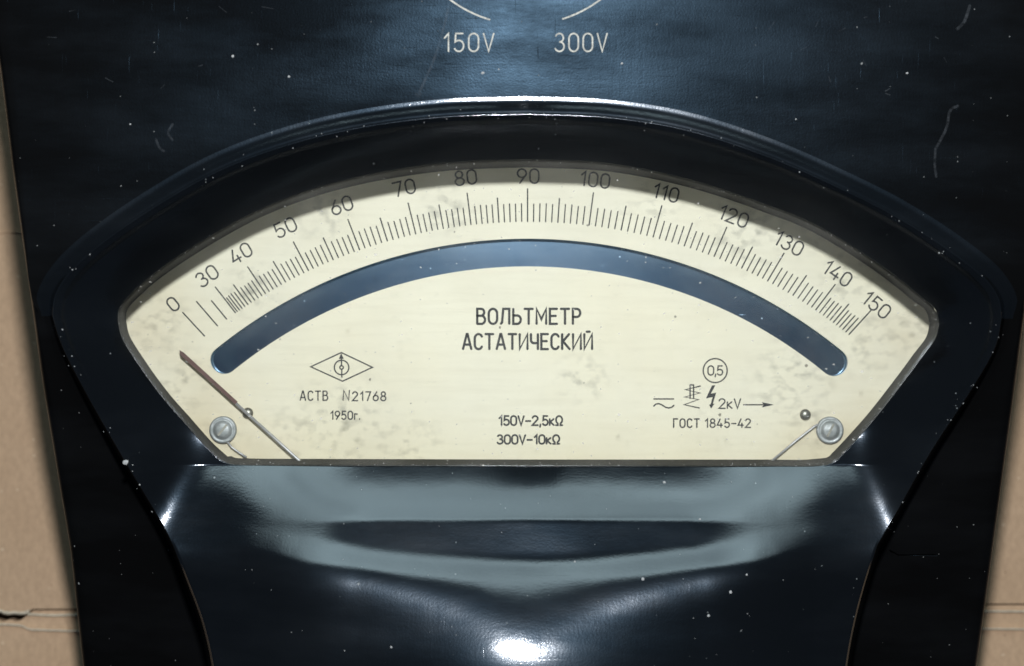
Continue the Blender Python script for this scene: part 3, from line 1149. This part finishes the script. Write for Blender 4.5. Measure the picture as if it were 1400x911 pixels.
# ------------------------------------------------------------------ wear: scuffs and chips on the case
def scuff(pts, wid, z=None, mat=None):
    q = catmull(pts, 24)
    lines = [[tuple(a) for a in q]]
    zz = z if z is not None else ZP + 0.05
    return strokes_mesh('scuff', lines, wid * 0.7, zz, mat or M_SCUFF, case)


scuff([(614, 6), (606, 40), (594, 80), (580, 112), (573, 127)], 4.0)
scuff([(569, 128), (572, 132), (575, 128)], 5.0)
scuff([(1326, 8), (1318, 30), (1309, 40)], 5.0)
scuff([(1310, 145), (1300, 150), (1294, 175), (1284, 195), (1279, 204)], 4.5)
scuff([(1279, 204), (1278, 225), (1280, 242)], 4.0)
scuff([(236, 170), (230, 182), (236, 192)], 4.0)
scuff([(213, 190), (218, 202), (224, 207)], 4.0)
rs = random.Random(21)
for i in range(26):
    x, y = rs.uniform(60, 1340), rs.uniform(4, 130)
    if y > 120 and 380 < x < 1060:
        continue
    a, L = rs.gauss(0.35, 0.9), rs.uniform(3, 16)
    scuff([(x, y), (x + L * 0.5 * math.cos(a), y + L * 0.5 * math.sin(a) + 0.1), (x + L * math.cos(a), y + L * math.sin(a))], rs.uniform(0.8, 1.6))


def chip(px, py, r, z):
    me = bpy.data.meshes.new('chip')
    bm = bmesh.new()
    bmesh.ops.create_icosphere(bm, subdivisions=1, radius=r * PX)
    for vv in bm.verts:
        vv.co *= rs.uniform(0.7, 1.25)
        vv.co.z *= 0.35
    bm.to_mesh(me)
    bm.free()
    me.materials.append(M_CHIP)
    o = bpy.data.objects.new('chip', me)
    C.objects.link(o)
    o.location = P(px, py, z)
    bpy.context.view_layer.update()
    o.parent = case
    o.matrix_parent_inverse = case.matrix_world.inverted()


chip(172, 632, 4.0, ZP - 1.0)
chip(1357, 400, 3.5, ZP - 0.6)
for px, py, r in ((408 + 500, 660, 2.2), (957, 710, 1.5), (999, 810, 2.2), (969, 842, 2.0), (879, 792, 2.6), (1021, 786, 1.5), (786, 768, 1.3), (535, 885, 1.6)):
    chip(px, py, r, float(hump(np.array([float(px)]), np.array([float(py)]))[0]) + 0.03)
for px, py, r in ((318, 77, 2.0), (660, 100, 2.4), (850, 87, 1.8), (395, 105, 2.0), (682, 95, 1.2), (1240, 100, 1.6), (745, 238 - 100, 1.2), (1088, 163, 1.2), (178, 170, 1.3)):
    chip(px, py, r, ZP + 0.02)


# fine dust caught along the rim, the window edge and in the hollows
dv, df = [], []
rd = random.Random(77)


def speck(px, py, z, r):
    b = len(dv)
    c = P(px, py, z)
    rr = r * PX
    for k in range(5):
        a = 2 * math.pi * k / 5 + rd.random()
        q = rr * rd.uniform(0.6, 1.3)
        dv.append((c[0] + q * math.cos(a), c[1] + q * math.sin(a), c[2]))
    dv.append((c[0], c[1], c[2] + rr * 0.6))
    for k in range(5):
        df.append((b + k, b + (k + 1) % 5, b + 5))


for i in range(150):
    k = rd.randrange(N)
    if LR[k, 1] > 740:
        continue
    e = rd.gauss(-2, 4)
    p = LR[k] + nr[k] * e
    z0 = float(zR[k]) + 0.02
    if e < 0:
        z0 += e * 0.05 * 1.2
    speck(p[0], p[1], z0, rd.uniform(0.35, 0.95) * (1.5 if rd.random() < 0.08 else 1))
for i in range(170):
    k = rd.randrange(N)
    p = inset(LD, -1)[k] + nD[k] * rd.uniform(-3.5, 1.0)
    speck(p[0], p[1], ZD - 0.45, rd.uniform(0.3, 0.8))
for i in range(60):
    x, y = rd.uniform(330, 1120), rd.uniform(640, 905)
    speck(x, y, float(hump(np.array([x]), np.array([y]))[0]) + 0.02, rd.uniform(0.3, 0.8))
dust = mesh_obj('dust', dv, df, M_CHIP, None)
dust['kind'] = 'stuff'
sub(dust, case)
